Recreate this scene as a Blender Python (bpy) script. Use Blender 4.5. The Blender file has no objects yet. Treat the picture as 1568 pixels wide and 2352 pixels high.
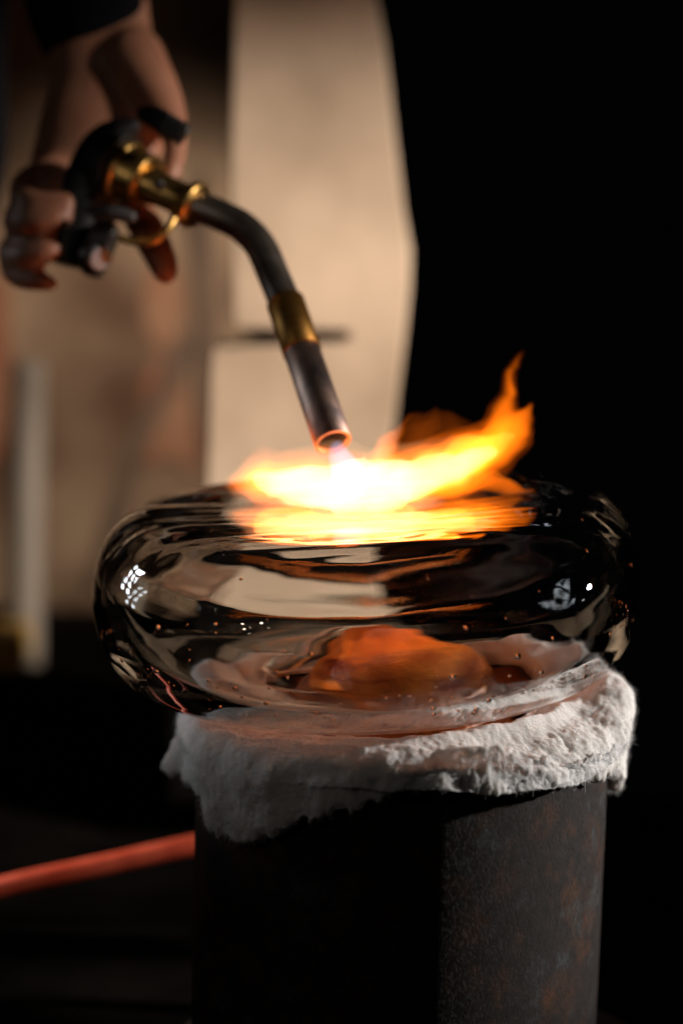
import bpy, bmesh, math, random
from mathutils import Vector, Matrix, noise
from mathutils.bvhtree import BVHTree
from math import sin, cos, pi, radians, sqrt, atan2

random.seed(7)
sc = bpy.context.scene
COL = sc.collection

# ------------------------------------------------------------------ camera
D0 = 1.2                                   # metres from the lens to the pipe axis
MPP = 0.39 / 1568                          # metres per unit of picture at that distance
PITCH, ROLL = radians(-8.0), radians(1.6)
fwd = Vector((0, cos(PITCH), sin(PITCH)))
r0 = Vector((1, 0, 0)); u0 = r0.cross(fwd)
RGT = r0 * cos(ROLL) + u0 * sin(ROLL)
UPV = u0 * cos(ROLL) - r0 * sin(ROLL)

def rel(u, v, d):
    k = MPP * d / D0
    return fwd * d + RGT * ((u - 784) * k) + UPV * ((1176 - v) * k)
CAM = -rel(918, 1850, D0)                  # the pipe axis passes through the world origin
def P(u, v, d=D0):
    return CAM + rel(u, v, d)
def proj(p):
    q = p - CAM; d = q.dot(fwd); k = MPP * d / D0
    return 784 + q.dot(RGT) / k, 1176 - q.dot(UPV) / k, d

cd = bpy.data.cameras.new('camera'); cam = bpy.data.objects.new('camera', cd); COL.objects.link(cam)
cam.matrix_world = Matrix(((RGT.x, UPV.x, -fwd.x, CAM.x), (RGT.y, UPV.y, -fwd.y, CAM.y),
                           (RGT.z, UPV.z, -fwd.z, CAM.z), (0, 0, 0, 1)))
cd.sensor_fit = 'VERTICAL'; cd.sensor_height = 36
cd.lens = 36 * D0 / (2352 * MPP)
cd.clip_start = 0.05; cd.clip_end = 50
cd.dof.use_dof = True; cd.dof.focus_distance = 1.115; cd.dof.aperture_fstop = 2.3
cd.dof.aperture_blades = 9
sc.camera = cam

# ------------------------------------------------------------------ world and lamps
w = bpy.data.worlds.new('World'); sc.world = w; w.use_nodes = True
w.node_tree.nodes['Background'].inputs[0].default_value = (0.9, 0.95, 1.0, 1)
w.node_tree.nodes['Background'].inputs[1].default_value = 0.0006
vs = sc.view_settings
vs.view_transform = 'Standard'; vs.look = 'None'; vs.exposure = 0; vs.gamma = 1; vs.use_curve_mapping = False
sc.cycles.use_denoising = True
sc.cycles.max_bounces = 24; sc.cycles.transmission_bounces = 20; sc.cycles.glossy_bounces = 12
sc.cycles.diffuse_bounces = 4; sc.cycles.volume_bounces = 0
sc.cycles.sample_clamp_indirect = 8; sc.cycles.blur_glossy = 0.3

def lamp(name, typ, loc, target, power, color, **kw):
    l = bpy.data.lights.new(name, typ); o = bpy.data.objects.new(name, l); COL.objects.link(o)
    l.energy = power; l.color = color
    for k, v in kw.items(): setattr(l, k, v)
    o.location = loc
    o.rotation_euler = (Vector(target) - Vector(loc)).to_track_quat('-Z', 'Y').to_euler()
    return o
# hard workshop lamp, right and a little behind the pipe
lamp('key_lamp', 'SPOT', (1.48, 0.14, 0.50), (0.06, 0, 0.06), 120, (1.0, 0.95, 0.9), shadow_soft_size=0.03, spot_size=radians(17), spot_blend=0.5)
# second lamp beside it, on the hand, torch and panel
lamp('torch_lamp', 'SPOT', (1.40, -0.42, 0.95), P(690, 935, 1.56), 270, (1.0, 0.88, 0.77), shadow_soft_size=0.025, spot_size=radians(24), spot_blend=0.95)
# daylight window, left and behind
for wy in (-.07, .07):
    for wz in (-.2, -.06, .08, .22):
        lamp('window_light', 'AREA', (-1.38 - wy * .35, .50 - wy * .9, .50 + wz), (-.02, 0, .11), .0065, (0.88, 0.95, 1.0), shape='RECTANGLE', size=.075, size_y=.085, spread=radians(11))
# small discs added at front left: fill on the wool, dots in the glass
for lx, lz in ((-1.02, 0.62), (-0.80, 0.70), (-0.98, 0.47)):
    lamp('fill_light', 'AREA', (lx, -0.95, lz), (0, 0, 0.05), 0.15, (1.0, 0.9, 0.8), shape='DISK', size=0.03)
# narrow spot added at the left to brighten the hose
lamp('hose_fill', 'SPOT', (-1.0, 0.42, 0.30), P(150, 2010, 1.37), 50, (1.0, 0.9, 0.82), shadow_soft_size=0.03, spot_size=radians(9.5), spot_blend=0.6)
# lamp over the back wall
lamp('wall_lamp', 'SPOT', P(1100, -500, 1.7), P(260, 880, 2.35), 31, (1.0, 0.84, 0.68), shadow_soft_size=0.08, spot_size=radians(42), spot_blend=0.8)

# ------------------------------------------------------------------ helpers
def tag(o, label=None, cat=None, group=None, kind=None):
    if label: o['label'] = label
    if cat: o['category'] = cat
    if group: o['group'] = group
    if kind: o['kind'] = kind
    return o
def empty(name, loc=(0, 0, 0)):
    o = bpy.data.objects.new(name, None); COL.objects.link(o); o.location = loc; return o
def link(name, verts, faces, mat, parent=None, smooth=True):
    me = bpy.data.meshes.new(name); me.from_pydata([tuple(v) for v in verts], [], faces); me.update()
    if smooth: me.polygons.foreach_set('use_smooth', [True] * len(me.polygons))
    if mat: me.materials.append(mat)
    o = bpy.data.objects.new(name, me); COL.objects.link(o)
    if parent:
        o.parent = parent; o.matrix_parent_inverse = Matrix.Translation(-parent.location)
    return o
def fixnormals(o):
    bm = bmesh.new(); bm.from_mesh(o.data); bmesh.ops.recalc_face_normals(bm, faces=bm.faces); bm.to_mesh(o.data); bm.free()
    return o
def catmull(pts, n):
    """resample a list of tuples with a Catmull-Rom spline, n points in all"""
    m = len(pts); out = []
    for i in range(n):
        t = i / (n - 1) * (m - 1); k = min(int(t), m - 2); f = t - k
        p0 = pts[max(k - 1, 0)]; p1 = pts[k]; p2 = pts[k + 1]; p3 = pts[min(k + 2, m - 1)]
        out.append(tuple(0.5 * (2 * b + (c - a) * f + (2 * a - 5 * b + 4 * c - d) * f * f + (3 * b - a - 3 * c + d) * f ** 3)
                         for a, b, c, d in zip(p0, p1, p2, p3)))
    return out
def tube_data(pts, n=24, seg=48, caps=True, flat=1.0, flatdir=None, rnd=False):
    """pts: (Vector, radius). Returns verts, faces of a swept tube."""
    raw = [(p.x, p.y, p.z, r) for p, r in pts]
    q = catmull(raw, seg) if len(raw) > 2 else [tuple(a + (b - a) * i / (seg - 1) for a, b in zip(raw[0], raw[-1])) for i in range(seg)]
    c = [Vector(a[:3]) for a in q]; r = [max(a[3], 1e-5) for a in q]
    if rnd:                                                     # rounded ends
        t0 = (c[0] - c[1]).normalized(); t1 = (c[-1] - c[-2]).normalized()
        pre = [(c[0] + t0 * r[0] * sin(a), r[0] * max(cos(a), .02)) for a in (pi / 2, pi * .38, pi * .25, pi * .12)]
        post = [(c[-1] + t1 * r[-1] * sin(a), r[-1] * max(cos(a), .02)) for a in (pi * .12, pi * .25, pi * .38, pi / 2)]
        c = [a for a, _ in pre] + c + [a for a, _ in post]; r = [b for _, b in pre] + r + [b for _, b in post]
    m = len(c); verts = []; faces = []
    t = (c[1] - c[0]).normalized()
    nrm = flatdir.copy() if flatdir is not None else t.orthogonal()
    for i in range(m):
        t = (c[min(i + 1, m - 1)] - c[max(i - 1, 0)]).normalized()
        nrm = (nrm - t * nrm.dot(t)).normalized(); b = t.cross(nrm)
        for k in range(n):
            a = 2 * pi * k / n
            verts.append(c[i] + (nrm * cos(a) * flat + b * sin(a)) * r[i])
    for i in range(m - 1):
        for k in range(n):
            faces.append((i * n + k, i * n + (k + 1) % n, (i + 1) * n + (k + 1) % n, (i + 1) * n + k))
    if caps:
        faces.append(tuple(range(n - 1, -1, -1))); faces.append(tuple((m - 1) * n + k for k in range(n)))
    return verts, faces
def tube(name, pts, mat, parent=None, **kw):
    v, f = tube_data(pts, **kw); return fixnormals(link(name, v, f, mat, parent))
def lathe(name, origin, axis, prof, mat, parent=None, n=48, ref=None, closed=False, bumps=None):
    """prof: (radius, distance along axis)"""
    axis = axis.normalized(); a = (ref or axis.orthogonal()); a = (a - axis * a.dot(axis)).normalized(); b = axis.cross(a)
    verts = []; faces = []
    for r, z in prof:
        for k in range(n):
            t = 2 * pi * k / n
            rr = r * (bumps(t, z) if bumps else 1)
            verts.append(origin + axis * z + (a * cos(t) + b * sin(t)) * rr)
    m = len(prof)
    for i in range(m if closed else m - 1):
        j = (i + 1) % m
        for k in range(n):
            faces.append((i * n + k, i * n + (k + 1) % n, j * n + (k + 1) % n, j * n + k))
    if not closed:
        faces.append(tuple(range(n - 1, -1, -1))); faces.append(tuple((m - 1) * n + k for k in range(n)))
    o = fixnormals(link(name, verts, faces, mat, parent))
    return o
def sharp(o, ang=35):
    bv = o.modifiers.new('bevel', 'BEVEL'); bv.width = 0.0006; bv.segments = 2; bv.limit_method = 'ANGLE'; bv.angle_limit = radians(ang); bv.harden_normals = True
    return o
def extrude_outline(name, pts, depth_vec, mat, parent=None, bevel=0.004):
    n = len(pts); verts = list(pts) + [p + depth_vec for p in pts]
    faces = [tuple(range(n)), tuple(range(2 * n - 1, n - 1, -1))] + [(i, (i + 1) % n, n + (i + 1) % n, n + i) for i in range(n)]
    o = fixnormals(link(name, verts, faces, mat, parent, smooth=False))
    bv = o.modifiers.new('bevel', 'BEVEL'); bv.width = bevel; bv.segments = 3; bv.limit_method = 'ANGLE'
    return o
def box(name, lo, hi, mat, parent=None, bevel=0.003):
    x0, y0, z0 = lo; x1, y1, z1 = hi
    return extrude_outline(name, [Vector((x0, y0, z0)), Vector((x1, y0, z0)), Vector((x1, y0, z1)), Vector((x0, y0, z1))], Vector((0, y1 - y0, 0)), mat, parent, bevel)

# ------------------------------------------------------------------ materials
def new_mat(name):
    m = bpy.data.materials.new(name); m.use_nodes = True
    return m, m.node_tree.nodes, m.node_tree.links, m.node_tree.nodes['Principled BSDF']
def surf(name, c1, c2=None, scale=20, rough=0.6, metal=0.0, bump=0.0, bscale=None, rough2=None, detail=6, stretch=None, bdist=0.001, spec=0.5):
    m, N, L, B = new_mat(name)
    B.inputs['Specular IOR Level'].default_value = spec; B.inputs['Roughness'].default_value = rough; B.inputs['Metallic'].default_value = metal
    B.inputs['Base Color'].default_value = (*c1, 1)
    tc = N.new('ShaderNodeTexCoord'); vec = tc.outputs['Object']
    if stretch:
        mp = N.new('ShaderNodeMapping'); mp.inputs['Scale'].default_value = stretch; L.new(vec, mp.inputs['Vector']); vec = mp.outputs['Vector']
    if c2:
        n = N.new('ShaderNodeTexNoise'); n.inputs['Scale'].default_value = scale; n.inputs['Detail'].default_value = detail; L.new(vec, n.inputs['Vector'])
        r = N.new('ShaderNodeValToRGB'); r.color_ramp.elements[0].position = .35; r.color_ramp.elements[1].position = .68
        r.color_ramp.elements[0].color = (*c1, 1); r.color_ramp.elements[1].color = (*c2, 1)
        L.new(n.outputs['Fac'], r.inputs['Fac']); L.new(r.outputs['Color'], B.inputs['Base Color'])
        if rough2 is not None:
            mr = N.new('ShaderNodeMapRange'); mr.inputs['To Min'].default_value = rough; mr.inputs['To Max'].default_value = rough2
            L.new(n.outputs['Fac'], mr.inputs['Value']); L.new(mr.outputs['Result'], B.inputs['Roughness'])
    if bump:
        n2 = N.new('ShaderNodeTexNoise'); n2.inputs['Scale'].default_value = bscale or scale * 4; n2.inputs['Detail'].default_value = 5; L.new(vec, n2.inputs['Vector'])
        b = N.new('ShaderNodeBump'); b.inputs['Strength'].default_value = bump; b.inputs['Distance'].default_value = bdist
        L.new(n2.outputs['Fac'], b.inputs['Height']); L.new(b.outputs['Normal'], B.inputs['Normal'])
    return m

def pipe_material():
    m, N, L, B = new_mat('rusty_steel')
    tc = N.new('ShaderNodeTexCoord'); o = tc.outputs['Object']
    def nz(scale, detail=6, rough=.6):
        n = N.new('ShaderNodeTexNoise'); n.inputs['Scale'].default_value = scale; n.inputs['Detail'].default_value = detail; n.inputs['Roughness'].default_value = rough
        L.new(o, n.inputs['Vector']); return n.outputs['Fac']
    def ramp(src, stops):
        r = N.new('ShaderNodeValToRGB'); e = r.color_ramp.elements
        while len(e) < len(stops): e.new(0.5)
        for k, (p, c) in enumerate(stops): e[k].position = p; e[k].color = (*c, 1)
        L.new(src, r.inputs['Fac']); return r.outputs['Color']
    base = ramp(nz(140), [(.3, (.009, .006, .005)), (.55, (.018, .012, .010)), (.75, (.030, .021, .018))])
    rust = ramp(nz(420, 3), [(.3, (.04, .016, .008)), (.7, (.10, .036, .012))])
    scale_ = ramp(nz(260, 4), [(.35, (.018, .017, .017)), (.7, (.06, .061, .063))])
    m1 = N.new('ShaderNodeMix'); m1.data_type = 'RGBA'
    f1 = ramp(nz(34, 8, .7), [(.50, (0, 0, 0)), (.66, (.85, .85, .85))])
    L.new(f1, m1.inputs[0]); L.new(base, m1.inputs[6]); L.new(rust, m1.inputs[7])
    m2 = N.new('ShaderNodeMix'); m2.data_type = 'RGBA'
    n3 = nz(23, 9, .75); f2 = ramp(n3, [(.55, (0, 0, 0)), (.62, (.9, .9, .9))])
    L.new(f2, m2.inputs[0]); L.new(m1.outputs[2], m2.inputs[6]); L.new(scale_, m2.inputs[7])
    L.new(m2.outputs[2], B.inputs['Base Color'])
    B.inputs['Roughness'].default_value = .72; B.inputs['Metallic'].default_value = 0; B.inputs['Specular IOR Level'].default_value = .3
    mp = N.new('ShaderNodeMapping'); mp.inputs['Scale'].default_value = (1, 1, .55); L.new(o, mp.inputs[0])
    fine = N.new('ShaderNodeTexNoise'); fine.inputs['Scale'].default_value = 640; fine.inputs['Detail'].default_value = 7; fine.inputs['Roughness'].default_value = .75; L.new(mp.outputs[0], fine.inputs['Vector'])
    pit = N.new('ShaderNodeMapRange'); pit.inputs['From Min'].default_value = .30; pit.inputs['From Max'].default_value = .46; L.new(fine.outputs['Fac'], pit.inputs['Value'])
    add = N.new('ShaderNodeMath'); add.operation = 'MULTIPLY_ADD'; L.new(fine.outputs['Fac'], add.inputs[0]); add.inputs[1].default_value = 1.3; L.new(pit.outputs[0], add.inputs[2])
    add2 = N.new('ShaderNodeMath'); add2.operation = 'MULTIPLY_ADD'; L.new(n3, add2.inputs[0]); add2.inputs[1].default_value = 2.5; L.new(add.outputs[0], add2.inputs[2])
    b = N.new('ShaderNodeBump'); b.inputs['Strength'].default_value = .7; b.inputs['Distance'].default_value = .00028
    L.new(add2.outputs[0], b.inputs['Height']); L.new(b.outputs['Normal'], B.inputs['Normal'])
    return m
def glass_material():
    m, N, L, B = new_mat('clear_glass')
    g = N.new('ShaderNodeBsdfGlass'); g.inputs['IOR'].default_value = 1.5; g.inputs['Roughness'].default_value = 0
    g.inputs['Color'].default_value = (.955, .958, .957, 1)
    L.new(g.outputs[0], N['Material Output'].inputs['Surface']); N.remove(B)
    return m
def wool_material():
    m, N, L, B = new_mat('ceramic_wool')
    B.inputs['Base Color'].default_value = (.80, .76, .73, 1); B.inputs['Roughness'].default_value = 1; B.inputs['Specular IOR Level'].default_value = .1
    B.inputs['Subsurface Weight'].default_value = .6; B.inputs['Subsurface Radius'].default_value = (1, .9, .8); B.inputs['Subsurface Scale'].default_value = .006
    tc = N.new('ShaderNodeTexCoord')
    n = N.new('ShaderNodeTexNoise'); n.inputs['Scale'].default_value = 420; n.inputs['Detail'].default_value = 6; n.inputs['Roughness'].default_value = .7
    mp = N.new('ShaderNodeMapping'); mp.inputs['Scale'].default_value = (1, 1, 1.8); L.new(tc.outputs['Object'], mp.inputs[0]); L.new(mp.outputs[0], n.inputs['Vector'])
    b = N.new('ShaderNodeBump'); b.inputs['Strength'].default_value = .8; b.inputs['Distance'].default_value = .0012
    L.new(n.outputs['Fac'], b.inputs['Height']); L.new(b.outputs['Normal'], B.inputs['Normal'])
    return m
def flame_material(name, color, strength, nscale=0, lo=.35, hi=.7):
    m, N, L, B = new_mat(name); N.remove(B)
    e = N.new('ShaderNodeEmission'); e.inputs['Color'].default_value = (*color, 1); e.inputs['Strength'].default_value = strength
    if nscale:
        tc = N.new('ShaderNodeTexCoord'); mp = N.new('ShaderNodeMapping'); mp.inputs['Scale'].default_value = (.35, 1, 1); L.new(tc.outputs['Object'], mp.inputs[0])
        n = N.new('ShaderNodeTexNoise'); n.inputs['Scale'].default_value = nscale; n.inputs['Detail'].default_value = 2; n.inputs['Distortion'].default_value = .6; L.new(mp.outputs[0], n.inputs['Vector'])
        r = N.new('ShaderNodeMapRange'); r.inputs['From Min'].default_value = lo; r.inputs['From Max'].default_value = hi; r.inputs['To Max'].default_value = strength
        L.new(n.outputs['Fac'], r.inputs['Value']); L.new(r.outputs['Result'], e.inputs['Strength'])
    L.new(e.outputs[0], N['Material Output'].inputs['Volume'])
    return m

M_pipe = pipe_material()
M_glass = glass_material()
M_wool = wool_material()
M_brass = surf('brass', (.70, .44, .15), (.55, .33, .10), 90, .30, 1.0, rough2=.38)
M_brass_old = surf('heated_brass', (.50, .27, .07), (.33, .16, .04), 120, .38, 1.0, bump=.15, bscale=500, rough2=.5)
M_steel = surf('dark_steel', (.34, .30, .27), (.18, .145, .12), 60, .44, 1.0, bump=.08, bscale=400, rough2=.42)
M_tip = surf('heat_stained_steel', (.44, .31, .25), (.10, .09, .10), 55, .48, 1.0, bump=.2, bscale=500, rough2=.55, stretch=(1, 1, .45))
M_black = surf('black_plastic', (.006, .006, .007), None, rough=.5, bump=.1, bscale=900)
M_knob = surf('silver_plastic', (.30, .31, .33), (.22, .23, .25), 60, .4, .2)
M_skin = surf('skin', (.33, .15, .09), (.26, .108, .062), 45, .5, bump=.25, bscale=420, bdist=.0006)
M_skin.node_tree.nodes['Principled BSDF'].inputs['Subsurface Weight'].default_value = .15
M_skin.node_tree.nodes['Principled BSDF'].inputs['Subsurface Scale'].default_value = .004
M_cloth = surf('black_cloth', (.006, .006, .007), None, rough=.95, bump=.3, bscale=700, spec=.05)
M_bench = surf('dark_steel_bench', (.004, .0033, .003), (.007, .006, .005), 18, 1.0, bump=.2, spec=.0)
M_hose = surf('red_rubber', (.85, .14, .07), (.62, .07, .03), 60, .36, bump=.55, bscale=650)

# ------------------------------------------------------------------ pipe
ZR = 0.030                                 # height of the rim
for _ in range(30):
    ZR -= (1781 - proj(Vector((0.02, -0.1155, ZR)))[1]) * MPP * 0.8
RP = 0.1165
pipe = empty('steel_pipe', (0, 0, -0.155))
tag(pipe, 'wide upright rusty steel pipe standing under the white wool pad', 'pipe')
pr = [(RP - .010, -.155), (RP, -.155), (RP, ZR - .0015), (RP - .0012, ZR), (RP - .0085, ZR), (RP - .010, ZR - .0015)]
body = []
for (a, b), (c, d) in zip(pr, pr[1:]):
    k = 30 if abs(d - b) > .05 else 1
    body += [(a + (c - a) * i / k, b + (d - b) * i / k) for i in range(k)]
body.append(pr[-1])
lathe('pipe_wall', Vector((0, 0, 0)), Vector((0, 0, 1)), body, M_pipe, pipe, n=160, closed=True)
lathe('glow_dome', Vector((0, 0, ZR - .014)), Vector((0, 0, 1)), catmull([(RP - .0105, -.008), (RP - .0105, 0), (.074, .003), (.058, .022), (.044, .045), (.030, .057), (.015, .064), (.001, .066)], 40), surf('painted_glow', (.85, .27, .03), (.26, .04, .010), 34, .4, bump=.35, bscale=150, bdist=.003, stretch=(1, 1, 2.2)), pipe, n=96)  # added dome; its orange colour stands in for the flame's glow in the glass
sharp(lathe('base_flange', Vector((.016, 0, -.155)), Vector((0, 0, 1)), [(.150, -.010), (.150, -.0005)], M_pipe, pipe, n=120))

# ------------------------------------------------------------------ glass vessel
GC = P(841, 1376, D0)
TILT = Matrix.Rotation(radians(-3.6), 3, 'Y') @ Matrix.Rotation(radians(3.2), 3, 'X')                   # right side a little higher
OUT = [(0, 54), (35, 55), (68, 57.5), (94, 58.5), (114, 56), (133, 46), (148, 27), (155, 2), (152.5, -20), (142, -38), (123, -50.5), (98, -57), (70, -59.5), (55, -58), (41, -50), (26, -38.5), (13, -31.5), (0, -30)]
INN = [(0, 44), (35, 45), (66, 47.5), (90, 48.5), (107, 46), (123, 37.5), (137, 22), (143.5, 2), (141, -16), (131, -31), (114, -42), (91, -46.5), (78, -49.5), (64, -49), (48, -41), (31, -28), (15, -20), (0, -18)]
def glass_shell(prof, nt, nphi, inner):
    cur = catmull(prof, nt); V = []; F = []
    for i in range(1, nt - 1):
        r, z = cur[i]
        for k in range(nphi):
            a = 2 * pi * k / nphi
            x, y = cos(a), sin(a)
            q = Vector((x * r, y * r, z))
            lump = noise.noise(Vector((x * 1.1, y * 1.1, z * .018)) + Vector((3, 1, 2)))
            s = noise.noise(Vector((x * 1.3 + z * .012, y * 1.3, z * .06 - x * .9)) + (Vector((9, 4, 0)) if inner else Vector((1, 7, 3))))
            s2 = noise.noise(Vector((x * 2.2 + z * .03, y * 2.2, z * .2)) + (Vector((2, 4, 8)) if inner else Vector((5, 7, 1))))
            top = noise.noise(Vector((q.x * .009, q.y * .034, 3.3 if inner else 1.2)))
            n = Vector((x, y, 0)) * (abs(cur[min(i + 1, nt - 1)][1] - cur[i - 1][1])) + Vector((0, 0, 1 if z > 0 else -1)) * abs(cur[min(i + 1, nt - 1)][0] - cur[i - 1][0])
            n.normalize()
            amp = (.75 * s + .11 * s2 + 1.2 * lump) if inner else (.11 * s + .03 * s2 + 1.0 * lump)
            fade = min(1, r / 60)
            d = amp * fade + (.0 if inner or z < 25 else .26 * noise.noise(Vector((q.x * .014 + q.y * .02 + 4, q.y * .15 - q.x * .012, 7.7)))) + (1.1 * top if z > 20 and not inner else 1.3 * top if z > 15 else 0) * min(1, abs(n.z) ** 2)
            if inner: d += .12 * noise.noise(Vector((x * 1.2, y * 1.2, z * .17 - x * 4.2)) + Vector((6, 2, 4))) * math.exp(-((z - 22) / 22) ** 2) * fade
            q += n * d
            if z > 0: q.z -= 8 * max(0, -y) ** 1.4 * min(1, max(0, (r - 35) / 85)) * (1 if z > 30 else z / 30)
            q.z *= .975 if q.z > 0 else .895; q.y *= .93
            q.z += (14 * max(0, x) + 10.5 * max(0, -x)) * math.exp(-((r - 145) / 27) ** 2) * (1 if z > 0 else max(0, 1 + z / 40))
            V.append(TILT @ (q * .001))
    c0 = len(V); V.append(TILT @ Vector((0, 0, cur[0][1] * .001))); V.append(TILT @ Vector((0, 0, cur[-1][1] * .001)))
    m = nt - 2
    for i in range(m - 1):
        for k in range(nphi):
            f = (i * nphi + k, (i + 1) * nphi + k, (i + 1) * nphi + (k + 1) % nphi, i * nphi + (k + 1) % nphi)
            F.append(f)
    for k in range(nphi):
        F.append((c0, k, (k + 1) % nphi)); F.append((c0 + 1, (m - 1) * nphi + (k + 1) % nphi, (m - 1) * nphi + k))
    if inner: F = [f[::-1] for f in F]
    return V, F
vo, fo = glass_shell(OUT, 150, 260, False); vi, fi = glass_shell(INN, 150, 260, True)
n0 = len(vo)
glass = link('glass_vessel', vo + vi, fo + [tuple(i + n0 for i in f) for f in fi], M_glass)
glass.location = GC
tag(glass, 'squat clear blown glass vessel with bubbles resting on the white wool pad', 'glass vessel')
# air bubbles caught in the wall
curo = catmull(OUT, 400); curi = catmull(INN, 400)
bm = bmesh.new(); bmesh.ops.create_icosphere(bm, subdivisions=2, radius=1)
bmesh.ops.reverse_faces(bm, faces=bm.faces)
bme = bpy.data.meshes.new('air_bubble'); bm.to_mesh(bme); bm.free(); bme.materials.append(M_glass)
bme.polygons.foreach_set('use_smooth', [True] * len(bme.polygons))
bvo = BVHTree.FromPolygons(vo, fo); bvi = BVHTree.FromPolygons(vi, fi)
rb = random.Random(5); made = 0
while made < 120:
    a = rb.uniform(-pi * .97, -pi * .03); k = int(rb.triangular(110, 330, 190))
    rr = (curo[k][0] * .6 + curi[k][0] * .4); zz = (curo[k][1] * .6 + curi[k][1] * .4)
    p = TILT @ (Vector((cos(a) * rr, sin(a) * rr * .93, zz)) * .001)
    size = .0006 + .0013 * rb.random() ** 3.5
    ho, no_, _, do = bvo.find_nearest(p); hi_, ni, _, di = bvi.find_nearest(p)
    if do < size * 1.5 or di < size * 1.5 or (p - ho).dot(no_) > 0: continue
    b = bpy.data.objects.new('air_bubble', bme); COL.objects.link(b); b.parent = glass
    b.location = p; b.scale = (size * rb.uniform(.9, 1.5), size, size * rb.uniform(.8, 1.1)); made += 1

# ------------------------------------------------------------------ wool pad
edge_uv = [(438, 1835), (450, 1872), (480, 1915), (515, 1933), (560, 1928), (620, 1915), (680, 1900), (740, 1880), (785, 1872), (803, 1886), (832, 1860),
           (900, 1832), (955, 1808), (1010, 1778), (1080, 1772), (1140, 1766), (1170, 1785), (1200, 1808), (1240, 1798), (1290, 1815), (1340, 1800), (1388, 1785), (1420, 1772)]
keys = []
for (u, v) in edge_uv:
    R = .127
    d = (P(u, v, 1) - CAM)
    A = d.x ** 2 + d.y ** 2; Bq = 2 * (CAM.x * d.x + CAM.y * d.y); Cq = CAM.x ** 2 + CAM.y ** 2 - R * R
    disc = Bq * Bq - 4 * A * Cq
    t = (-Bq - sqrt(max(disc, 0))) / (2 * A)
    h = CAM + d * t
    keys.append((math.degrees(atan2(h.y, h.x)), h.z))
keys = [(-200, .012)] + keys + [(20, -.002), (60, .01), (110, .0)]
def lerp_keys(ks, x):
    if x <= ks[0][0]: return ks[0][1]
    for (a, b), (c, d) in zip(ks, ks[1:]):
        if x <= c: return b + (d - b) * (x - a) / max(c - a, 1e-6)
    return ks[-1][1]
keys.sort()
def deg(phi):                                                     # -200 .. 160
    x = math.degrees(phi)
    while x > 160: x -= 360
    while x <= -200: x += 360
    return x
R_OUT = [(-200, .133), (-188, .131), (-178, .126), (-165, .126), (-120, .130), (-90, .131), (-50, .129), (-25, .129), (-5, .129), (20, .131), (60, .132), (120, .132), (160, .133)]
Z_TOP = [(-200, .062), (-180, .056), (-150, .059), (-90, .062), (-62, .058), (-43, .057), (-25, .064), (-8, .084), (10, .078), (28, .058), (90, .054), (160, .056)]
NP, NM = 760, 190
bvh_world = BVHTree.FromPolygons([v + GC for v in vo], fo)
W = []; WF = []
for i in range(NP):
    phi = 2 * pi * i / NP; x = deg(phi)
    ro = lerp_keys(R_OUT, x); zt = lerp_keys(Z_TOP, x); zl = lerp_keys(keys, x)
    zl += .0026 * noise.noise(Vector((cos(phi) * 14, sin(phi) * 14, 1))) + .0020 * noise.noise(Vector((cos(phi) * 40, sin(phi) * 40, 5))) - .014 * max(0, noise.noise(Vector((cos(phi) * 21, sin(phi) * 21, 8))) - .30)
    flare = .004 * noise.noise(Vector((cos(phi) * 4, sin(phi) * 4, 9))) + (.014 * max(0, 1 - abs(x + 186) / 5))
    zl = min(zl, ZR + .004)
    ri = RP + .0015
    zi = min(ZR + .0015, zl + .012)
    prof = [(.080, ZR + .003), (.078, ZR + .010), (.083, ZR + .020), (.090, ZR + .026), (.103, (ZR + .02) * .35 + zt * .65), (ro - .016, zt - .001), (ro - .006, zt - .006), (ro - .001, zt - .017),
            (ro - .0015, (zt + zl) * .5), (ro - .003 + flare * .5, zl + .014), (ro - .004 + flare, zl + .003), (ro - .0075 + flare, zl), (ri + .0005 + flare * .4, zl + .003), (ri, zi + .001),
            (RP + .0015, ZR + .0015), (RP - .015, ZR + .0015), (.086, ZR + .0012), (.080, ZR + .003)]
    c = catmull(prof, NM)
    for j in range(NM):
        r, z = c[j]
        W.append(Vector((cos(phi) * max(r, .0004), sin(phi) * max(r, .0004), z)))
for i in range(NP):
    for j in range(NM - 1):
        WF.append((i * NM + j, ((i + 1) % NP) * NM + j, ((i + 1) % NP) * NM + j + 1, i * NM + j + 1))
wool = link('wool_pad', W, WF, M_wool)
fixnormals(wool)
me = wool.data
gap = lambda p: .0012 + lint(p) +   .0012 * min(1, max(0, (sqrt(p.x * p.x + p.y * p.y) - .094) / .018))
lint = lambda p: .0035 * max(0, noise.noise(p * 60) + .25) + .002 * abs(noise.noise(p * 200))
nor = [v.normal.copy() for v in me.vertices]
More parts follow.
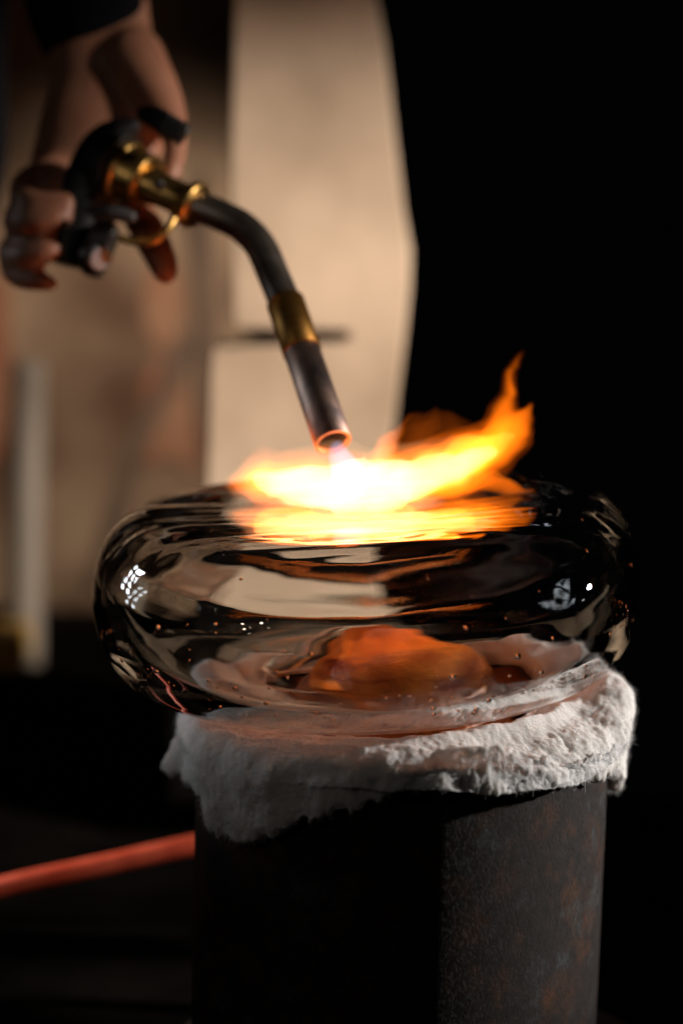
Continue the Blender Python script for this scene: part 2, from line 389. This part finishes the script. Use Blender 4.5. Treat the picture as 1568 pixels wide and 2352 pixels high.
for idx, v in enumerate(me.vertices):
    j = idx % NM; p = v.co.copy()
    if j > NM * .75: continue
    out = sqrt(p.x ** 2 + p.y ** 2)
    f = min(1, max(.22, (out - .09) / .02))
    low = min(1, max(.25, (j - NM * .32) / (NM * .25)))
    # layers: a slow drape, torn tufts and fine lint
    d = .0048 * noise.noise(p * 26) + .0018 * noise.noise(p * 75)
    tear = noise.noise(Vector((p.x * 34, p.y * 34, p.z * 70)) + Vector((4, 9, 1)))
    side = min(1, max(.6, (p.x + .03) / .06))
    d += .0030 * max(0, tear - .08) * side
    d += (.0011 * noise.noise(p * 210) + .0010 * noise.noise(p * 520)) * side
    v.co = p + nor[idx] * d * f
    v.co.z += .0016 * noise.noise(p * 150) * low * f
    hit = bvh_world.ray_cast(Vector((v.co.x, v.co.y, -.3)), Vector((0, 0, 1)))
    if hit[0] is not None and v.co.z > hit[0].z - gap(p): v.co.z = hit[0].z - gap(p)
    rr = sqrt(v.co.x ** 2 + v.co.y ** 2)
    if v.co.z < ZR and rr > .112 and rr < RP + .0012:
        v.co.x *= (RP + .0012) / rr; v.co.y *= (RP + .0012) / rr
me.update()
tag(wool, 'ragged white ceramic fibre blanket draped over the top of the rusty pipe', 'insulation pad')
# loose fibres standing off the wool
rf = random.Random(3); FV = []; FF = []
polys = [p for p in me.polygons if (p.vertices[0] % NM) > NM * .28 and (p.vertices[0] % NM) < NM * .66]
for _ in range(110000):
    p = polys[rf.randrange(len(polys))]; c = p.center
    if c.y > .06: continue
    tuft = noise.noise(c * 70)
    if rf.random() > .35 + tuft * 1.2: continue
    n = p.normal.copy()
    d = (n + Vector((rf.gauss(0, .9), rf.gauss(0, .9), rf.gauss(0, .7)))).normalized()
    if d.dot(n) < 0.05: d = (d + n * .5).normalized()
    ln = rf.uniform(.0008, .0026) * (2 if rf.random() < .04 else 1); rad = rf.uniform(.00004, .00008)
    s = d.orthogonal().normalized(); t = d.cross(s); bend = Vector((rf.gauss(0, 1), rf.gauss(0, 1), rf.gauss(0, 1))) * ln * .35
    b0 = len(FV)
    for q in range(3):
        f = q / 2; ctr = c - n * .0003 + d * ln * f + bend * f * f
        for k in range(3):
            FV.append(ctr + (s * cos(2.094 * k) + t * sin(2.094 * k)) * rad * (1 - .6 * f))
    for q in range(2):
        for k in range(3):
            FF.append((b0 + q * 3 + k, b0 + q * 3 + (k + 1) % 3, b0 + q * 3 + 3 + (k + 1) % 3, b0 + q * 3 + 3 + k))
fz = link('lint', FV, FF, M_wool, wool, smooth=True); fz['kind'] = 'stuff'

# ------------------------------------------------------------------ blow torch
torch = empty('blow_torch', P(200, 600, 1.31))
tag(torch, 'brass and black blow torch with a bent dark tube pointing down at the glass', 'blow torch')
TP = [(436, 468, 1.298), (500, 492, 1.293), (556, 521, 1.286), (598, 566, 1.277), (626, 628, 1.266), (660, 708, 1.250)]
tube('bent_tube', [(P(*a), 36.5 * MPP * 1.07) for a in TP], M_steel, torch, n=40, seg=60)
tip0 = P(657, 700, 1.2515); tip1 = P(765, 1017, 1.190); ax = (tip1 - tip0).normalized(); Lt = (tip1 - tip0).length
rt = 43.5 * MPP
def ring(name, a, b, ro, ri, mat, o=tip0, axis=ax, n=56, parent=torch, wob=None):
    e = .0007
    return lathe(name, o, axis, [(ri, a), (ro - e, a), (ro, a + e), (ro, b - e), (ro - e, b), (ri, b)], mat, parent, n=n, closed=True, bumps=wob)
ring('brass_sleeve', -.002, Lt * .355, rt * 1.06, rt * .84, M_brass_old)
ring('burner_tip', Lt * .350, Lt, rt, rt * .80, M_tip)
ring('dark_bore', Lt * .45, Lt - .0022, rt * .797, rt * .73, surf('bore_shade', (.012, .016, .016), None, rough=.7))  # added dark liner: the shade inside the bore is put into its colour
ring('inner_nozzle', Lt * .30, Lt * .80, rt * .5, rt * .28, M_tip)
# brass head on the axis of the tube's first stretch
b0 = P(238, 372, 1.325); b1 = P(440, 469, 1.298); bx = (b1 - b0).normalized(); Lb = (b1 - b0).length
mm = .001
def bl(name, prof, mat, **kw): return sharp(lathe(name, b0, bx, [(r * 1.14, z) for r, z in prof], mat, torch, **kw))
bl('black_hub', [(12 * mm, -6 * mm), (19 * mm, -5 * mm), (20.5 * mm, 0), (20.5 * mm, 14 * mm), (17 * mm, 15 * mm)], M_black, n=48)
bl('valve_flange', [(14 * mm, 15.2 * mm), (17.2 * mm, 15.2 * mm), (17.8 * mm, 17 * mm), (17.8 * mm, 20 * mm), (16.5 * mm, 21 * mm), (15.6 * mm, 24 * mm), (15.6 * mm, 34 * mm), (14.6 * mm, 36 * mm), (11 * mm, 36.5 * mm)], M_brass, n=64)
bl('brass_neck', [(10.8 * mm, 36.6 * mm), (10.4 * mm, 44 * mm), (9.2 * mm, 47 * mm), (9.2 * mm, Lb - 3.2 * mm)], M_brass, n=48)
bl('brass_collar', [(9.5 * mm, Lb - 3 * mm), (12.5 * mm, Lb - 2.5 * mm), (13.4 * mm, Lb), (13.4 * mm, Lb + 3.5 * mm), (12.2 * mm, Lb + 5 * mm), (9.6 * mm, Lb + 5.2 * mm)], M_brass, n=64)
hole = P(366, 424, 1.2925)
sharp(lathe('set_screw', hole, (CAM - hole).normalized() * .8 + Vector((.2, 0, -.15)), [(3.4 * mm, -4 * mm), (3.4 * mm, 1.5 * mm), (2.6 * mm, 2 * mm)], M_black, torch, n=20))
# black handle body
tube('handle', [(P(318, 287, 1.312), 15 * MPP), (P(285, 300, 1.314), 36 * MPP), (P(238, 342, 1.318), 58 * MPP), (P(205, 420, 1.320), 66 * MPP), (P(182, 500, 1.320), 60 * MPP), (P(160, 570, 1.318), 52 * MPP), (P(150, 606, 1.317), 46 * MPP)],
     M_black, torch, n=32, seg=40, flat=.8, flatdir=fwd)
# ribbed lever arching over the head
lv = [(322, 258, 1.300), (352, 268, 1.292), (385, 288, 1.287), (412, 302, 1.285), (428, 312, 1.286)]
v, f = tube_data([(P(*a), r * MPP) for a, r in zip(lv, (16, 28, 29, 27, 22))], n=28, seg=40, flat=.55, flatdir=fwd)
fixnormals(link('lever', v, f, M_black, torch))
for k in range(5):
    t = .45 + .11 * k; i = t * 4; a = lv[int(i)]; b = lv[min(int(i) + 1, 4)]; g = i - int(i)
    c = Vector(a).lerp(Vector(b), g)
    tube('rib', [(P(c.x + 12, c.y - 24, c.z - .006), 3.2 * MPP), (P(c.x - 12, c.y + 27, c.z - .006), 3.2 * MPP)], M_black, torch, n=10, seg=6)
# trigger block, igniter knob and brass trigger hook
tube('trigger_link', [(P(222, 492, 1.296), 15 * MPP), (P(262, 490, 1.292), 19 * MPP), (P(300, 498, 1.291), 16 * MPP)], surf('grey_plastic', (.06, .062, .066), None, rough=.35), torch, n=20, seg=16, rnd=True)
extrude_outline('trigger_block', [P(*a, 1.297) for a in ((212, 505), (262, 500), (268, 540), (240, 600), (226, 634), (178, 622), (190, 560))], fwd * .026, M_black, torch, bevel=.004)
kn = P(230, 594, 1.294)
kax = ((CAM - kn).normalized() + RGT * .55 - UPV * .25).normalized()
sharp(lathe('knob_housing', kn - kax * .012, kax, [(9.5 * mm, 0), (10 * mm, 2 * mm), (9.6 * mm, 10 * mm), (8.2 * mm, 11 * mm)], M_black, torch, n=32))
sharp(lathe('igniter_knob', kn - kax * .001, kax, [(7.8 * mm, -2 * mm), (7.6 * mm, 1.2 * mm), (6.6 * mm, 2.2 * mm)], M_knob, torch, n=32))
tube('trigger_hook', [(P(*a), 10.5 * MPP) for a in ((280, 548, 1.288), (312, 556, 1.286), (346, 556, 1.285), (378, 536, 1.286), (398, 506, 1.289), (408, 482, 1.294))], M_brass, torch, n=20, seg=40, rnd=True)
tube('clamp_lug', [(P(405, 488, 1.296), 17 * MPP), (P(424, 474, 1.296), 20 * MPP)], M_brass, torch, n=20, seg=8, rnd=True)

# ------------------------------------------------------------------ person: hand, wrist and black sleeve
def remeshed(name, chains, mat, parent, vox=.0028, smooth=8):
    V = []; F = []
    for ch, kw in chains:
        v, f = tube_data([(P(u, vv, d), r * MPP) for u, vv, d, r in ch], n=28, seg=max(12, 10 * len(ch)), rnd=True, **kw)
        o = len(V); V += v; F += [tuple(i + o for i in q) for q in f]
    t = fixnormals(link('tmp', V, F, None))
    m = t.modifiers.new('r', 'REMESH'); m.mode = 'VOXEL'; m.voxel_size = vox; m.use_smooth_shade = True
    s = t.modifiers.new('s', 'SMOOTH'); s.iterations = smooth; s.factor = .5
    bpy.context.view_layer.update()
    me = bpy.data.meshes.new_from_object(t.evaluated_get(bpy.context.evaluated_depsgraph_get()))
    old = t.data; bpy.data.objects.remove(t); bpy.data.meshes.remove(old)
    me.materials.clear(); me.materials.append(mat); me.name = name
    me.polygons.foreach_set('use_smooth', [True] * len(me.polygons))
    o = bpy.data.objects.new(name, me); COL.objects.link(o)
    if parent: o.parent = parent; o.matrix_parent_inverse = Matrix.Translation(-parent.location)
    return o
person = empty('person', P(215, -150, 1.42))
tag(person, 'hand of a person in black sleeve gripping the blow torch', 'person')
FD = dict(flat=.62, flatdir=fwd)
hand = remeshed('hand', [
    ([(190, -420, 1.43, 175), (205, -150, 1.415, 158), (222, 20, 1.400, 142), (236, 150, 1.392, 145)], FD),                  # forearm and wrist
    ([(238, 120, 1.392, 140), (250, 220, 1.386, 165), (228, 330, 1.380, 170), (185, 420, 1.378, 150), (150, 480, 1.378, 125)], dict(flat=.5, flatdir=fwd)),   # palm
    ([(268, 120, 1.388, 112), (318, 215, 1.378, 96), (330, 280, 1.374, 70)], dict(flat=.6, flatdir=fwd)),   # root of the thumb
    ([(310, 130, 1.378, 80), (372, 240, 1.362, 60), (402, 320, 1.345, 34), (398, 385, 1.330, 28), (385, 420, 1.325, 22)], {}),   # thumb
    ([(250, 380, 1.372, 60), (300, 455, 1.345, 48), (342, 535, 1.322, 46), (368, 590, 1.312, 41), (381, 624, 1.306, 34)], {}),   # index
    ([(150, 400, 1.372, 60), (70, 430, 1.350, 50), (75, 468, 1.318, 40), (150, 470, 1.312, 34)], {}),          # middle, curled
    ([(130, 450, 1.372, 56), (48, 500, 1.345, 44), (62, 512, 1.316, 38), (118, 505, 1.308, 32), (150, 500, 1.31, 26)], {}),    # ring
    ([(110, 500, 1.372, 50), (32, 575, 1.345, 40), (52, 590, 1.318, 36), (105, 578, 1.308, 30), (130, 572, 1.31, 24)], {}),    # fourth
    ([(90, 540, 1.372, 44), (38, 600, 1.350, 42), (50, 632, 1.325, 36), (88, 645, 1.312, 28), (118, 652, 1.309, 21)], {}),     # little finger
], M_skin, person)
remeshed('sleeve', [  # black sleeve, carried down to stand for the shadow across the forearm
    ([(165, -460, 1.43, 215), (185, -250, 1.418, 195), (200, -20, 1.405, 172), (212, 52, 1.400, 158)], dict(flat=.72, flatdir=fwd)),
], M_cloth, person, vox=.004, smooth=4)
remeshed('shirt', [
    ([(-120, -500, 1.60, 330), (-140, 0, 1.56, 215), (-135, 350, 1.55, 200), (-190, 560, 1.56, 190)], dict(flat=.7, flatdir=fwd)),
], M_cloth, person, vox=.006, smooth=4)

# ------------------------------------------------------------------ flame
flame = empty('flame', P(800, 1140, 1.18))
tag(flame, 'orange and white torch flame spreading over the top of the glass', 'flame')
F_or = flame_material('flame_orange', (1.0, .17, .004), 44)
F_lo = flame_material('flame_lick', (1.0, .17, .004), 46)
F_ye = flame_material('flame_yellow', (1.0, .36, .04), 55)
F_wh = flame_material('flame_white', (1.0, .70, .36), 62)
F_dim = flame_material('flame_dim', (1.0, .17, .006), 5)
F_bl = flame_material('flame_blue', (.34, .55, 1.0), 30)
F_so = flame_material('flame_soft', (1.0, .15, .004), 9)
F_hz = flame_material('flame_glow', (1.0, .55, .22), 6)
def fl(name, pts, mat, flat=1.0, k=1.0, wob=.0055):
    o = tube(name, [(P(u, v, d), r * MPP * k) for u, v, d, r in pts], mat, flame, n=32, seg=70, rnd=True, flat=flat, flatdir=fwd)
    for v in o.data.vertices:                                       # licks run up and to the right
        p = v.co
        q = Vector((p.x * 45 - p.z * 25, p.y * 60, p.z * 60))
        d = Vector((noise.noise(q), noise.noise(q + Vector((9, 2, 4))), noise.noise(q + Vector((3, 8, 1)))))
        q2 = q * 2.3
        d += .4 * Vector((noise.noise(q2), noise.noise(q2 + Vector((9, 2, 4))), noise.noise(q2 + Vector((3, 8, 1)))))
        v.co = p + d * wob
    return o
base = [(552, 1108, 1.205, 24), (610, 1104, 1.2, 50), (700, 1110, 1.19, 60), (800, 1118, 1.182, 62), (900, 1110, 1.185, 60), (1000, 1088, 1.2, 62), (1090, 1050, 1.21, 58), (1162, 998, 1.215, 42), (1206, 960, 1.215, 23), (1220, 938, 1.215, 7)]
fl('flame_tongue', base, F_or, 1.3)
fl('flame_tongue', base, F_or, 1.0, .72)
fl('flame_tongue', [(1085, 1062, 1.212, 34), (1122, 1015, 1.216, 32), (1149, 960, 1.220, 27), (1166, 905, 1.224, 19), (1180, 860, 1.226, 11), (1188, 818, 1.226, 3)], F_lo)
fl('flame_tongue', [(1085, 1062, 1.212, 34), (1122, 1015, 1.216, 32), (1149, 960, 1.220, 27), (1166, 905, 1.224, 19), (1180, 860, 1.226, 11)], F_lo, 1.0, .6)
fl('flame_tongue', [(850, 1092, 1.2, 30), (885, 1048, 1.206, 28), (906, 1005, 1.21, 18), (922, 975, 1.212, 9), (932, 950, 1.212, 2)], F_lo)
fl('flame_tongue', [(850, 1092, 1.2, 30), (885, 1048, 1.206, 28), (906, 1005, 1.21, 18), (922, 980, 1.212, 6)], F_or, 1.2, .75)
fl('flame_tongue', [(900, 1060, 1.215, 34), (950, 1000, 1.22, 44), (990, 960, 1.222, 34), (1000, 930, 1.222, 12)], F_dim, .7)
fl('flame_tongue', [(960, 1010, 1.215, 44), (1035, 992, 1.22, 40), (1085, 1005, 1.22, 26)], F_dim, .7)
fl('flame_tongue', [(572, 1105, 1.21, 36), (590, 1062, 1.215, 36), (602, 1030, 1.215, 14)], F_dim)
fl('flame_tongue', [(570, 1125, 1.185, 16), (640, 1150, 1.165, 26), (760, 1163, 1.150, 24), (900, 1148, 1.150, 22), (1010, 1120, 1.16, 14)], F_lo)
fl('flame_tongue', base, F_so, 1.4, 1.35)
fl('flame_tongue', [(1085, 1058, 1.212, 46), (1122, 1010, 1.216, 44), (1150, 958, 1.220, 38), (1168, 905, 1.224, 28), (1182, 855, 1.226, 18), (1190, 812, 1.226, 6)], F_so)
fl('flame_core', [(590, 1104, 1.2, 24), (700, 1114, 1.186, 46), (800, 1120, 1.178, 48), (900, 1110, 1.182, 46), (1000, 1082, 1.196, 44), (1090, 1042, 1.208, 36), (1165, 996, 1.212, 17)], F_ye, 1.2)
fl('flame_core', [(620, 1112, 1.19, 34), (720, 1120, 1.18, 54), (840, 1116, 1.178, 56), (940, 1100, 1.186, 46), (1040, 1074, 1.195, 28), (1120, 1036, 1.205, 12)], F_wh, 1.2)
fl('flame_cone', [(776, 1038, 1.186, 22), (786, 1060, 1.181, 30), (794, 1082, 1.176, 36), (800, 1104, 1.172, 42)], F_bl, wob=.002)
fl('flame_haze', [(560, 1098, 1.205, 40), (680, 1092, 1.195, 66), (800, 1096, 1.185, 76), (920, 1088, 1.185, 70), (1040, 1060, 1.2, 56)], F_hz, 1.2)
fl('flame_tongue', [(940, 1128, 1.18, 12), (1030, 1118, 1.185, 22), (1110, 1112, 1.19, 24), (1175, 1116, 1.195, 18), (1218, 1128, 1.195, 4)], F_lo, 1.6)  # low lick added for the flame's reflection on the glass
for gu, gv, gd in ((668, 1096, 1.20), (790, 1106, 1.178), (880, 1090, 1.21), (1000, 1070, 1.19)):
    lamp('flame_glow', 'POINT', P(gu, gv, gd), (0, 0, 0), 0.085, (1.0, .15, .008), shadow_soft_size=.023)

# ------------------------------------------------------------------ background
panel = empty('beige_panel', P(700, 1500, 1.47)); DP = 1.68
tag(panel, 'pale beige upright panel with a dark slot in its side standing behind the torch', 'panel')
M_panel = surf('pale_beige_board', (.74, .57, .41), (.42, .31, .21), 7, .85, bump=.2, bscale=60)
extrude_outline('board', [P(u, v, DP) for u, v in ((545, -260), (850, -260), (866, 0), (884, 100), (906, 300), (927, 480), (943, 575), (941, 660), (930, 770), (914, 900), (904, 985), (884, 1050), (880, 1240),
    (468, 1240), (474, 1100), (482, 830), (486, 800), (560, 796), (700, 792), (790, 785), (803, 773), (792, 762), (700, 758), (560, 756), (534, 752), (528, 400))], Vector((0, .09, 0)), M_panel, panel, .005)
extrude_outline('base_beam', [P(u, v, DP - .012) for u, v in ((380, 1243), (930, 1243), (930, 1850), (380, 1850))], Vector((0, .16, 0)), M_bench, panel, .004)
M_wall = surf('stained_plaster', (.42, .29, .19), (.11, .055, .03), 5, .85, bump=.3, bscale=40)
yw = P(300, 900, 2.4).y
box('wall', (-1.6, yw, -1.0), (P(560, 900, 2.4).x, yw + .12, 1.6), M_wall, None); bpy.data.objects['wall']['kind'] = 'structure'
# rusty stains and smears on the wall
M_rust = surf('rust_stain', (.30, .10, .05), (.36, .20, .12), 14, .9)
M_dark = surf('dark_smear', (.13, .085, .06), (.19, .125, .085), 14, .9)
wl = bpy.data.objects['wall']
def patch(name, uvs, mat, off):
    pts = []
    for u, v in uvs:
        d = P(u, v, 1) - CAM; t = (yw - off - CAM.y) / d.y; pts.append(CAM + d * t)
    c = catmull([tuple(p) for p in pts + [pts[0]]], 40)[:-1]
    return extrude_outline(name, [Vector(q) for q in c], Vector((0, off - .0005, 0)), mat, wl, .0008)
patch('rust_stain', ((330, 880), (385, 820), (450, 960), (445, 1080), (390, 1050), (330, 1060)), M_rust, .004)
patch('rust_stain', ((370, 560), (420, 680), (400, 790), (350, 790), (330, 690)), M_rust, .004)
patch('dark_smear', ((200, 1330), (270, 1090), (350, 900), (420, 760), (450, 800), (370, 960), (310, 1120), (260, 1330)), M_dark, .007)
patch('dark_smear', ((420, 480), (470, 380), (500, 640), (490, 1000), (460, 1000), (450, 700)), M_dark, .010)
patch('rust_stain', ((-60, 700), (12, 640), (16, 1000), (-60, 1050)), M_rust, .004)

post = tube('pale_post', [(P(66, 830, 2.1), 40 * MPP * 1.75), (P(62, 1150, 2.1), 39 * MPP * 1.75), (P(60, 1530, 2.1), 38 * MPP * 1.75)], surf('pale_grey_paint', (.36, .30, .24), (.22, .18, .14), 10, .7, stretch=(1, 1, .4)), None, n=24, seg=10)
tag(post, 'pale grey upright post against the brown wall at the far left', 'post')
yb = box('yellow_block', tuple(P(-60, 1545, 2.0)), tuple(P(46, 1462, 2.0) + Vector((0, .08, 0))), surf('yellow_paint', (.50, .29, .05), (.38, .22, .05), 12, .6), None)
tag(yb, 'small yellow block on the dark bench beside the pale post', 'block')

# bench behind, with a dark cabinet front
bz = P(300, 1545, 2.1).z
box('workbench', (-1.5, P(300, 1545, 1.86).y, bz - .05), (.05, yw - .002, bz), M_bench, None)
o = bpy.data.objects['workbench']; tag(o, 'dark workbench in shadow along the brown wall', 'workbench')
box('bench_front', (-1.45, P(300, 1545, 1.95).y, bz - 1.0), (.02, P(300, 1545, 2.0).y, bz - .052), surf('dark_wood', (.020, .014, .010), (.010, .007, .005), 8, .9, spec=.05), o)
# low steel table the pipe stands on
tz = -.166
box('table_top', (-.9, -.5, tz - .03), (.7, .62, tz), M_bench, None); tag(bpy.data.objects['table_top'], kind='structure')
rail = extrude_outline('steel_rail', [P(-200, 2128, 1.42), P(436, 2150, 1.42), P(436, 2196, 1.42), P(-200, 2184, 1.42)], Vector((0, .03, 0)), surf('dull_steel', (.010, .009, .008), (.006, .005, .005), 14, .95, spec=.0), None, .003)
tag(rail, 'dull dark steel rail running low behind the pipe', 'rail')
hose = tube('red_hose', [(P(-260, 2118, 1.36), 25 * MPP * 1.12), (P(0, 2040, 1.36), 25 * MPP * 1.12), (P(250, 1985, 1.365), 25 * MPP * 1.12), (P(470, 1936, 1.375), 25 * MPP * 1.13), (P(640, 1905, 1.40), 25 * MPP * 1.13)], M_hose, None, n=28, seg=60)
tag(hose, 'straight orange red hose passing behind the rusty pipe', 'hose')
ball = lathe('shiny_ball', P(30, 1918, 1.9), Vector((.2, -1, .2)), [(.001, -.012), (.008, -.009), (.010, 0), (.012, .004), (.011, .010), (.007, .013), (.001, .014)], surf('bright_steel', (.7, .68, .65), None, rough=.25, metal=1), None, n=24)
tag(ball, 'small shiny steel ball on the dark bench front above the red hose', 'ball')
ball.parent = None
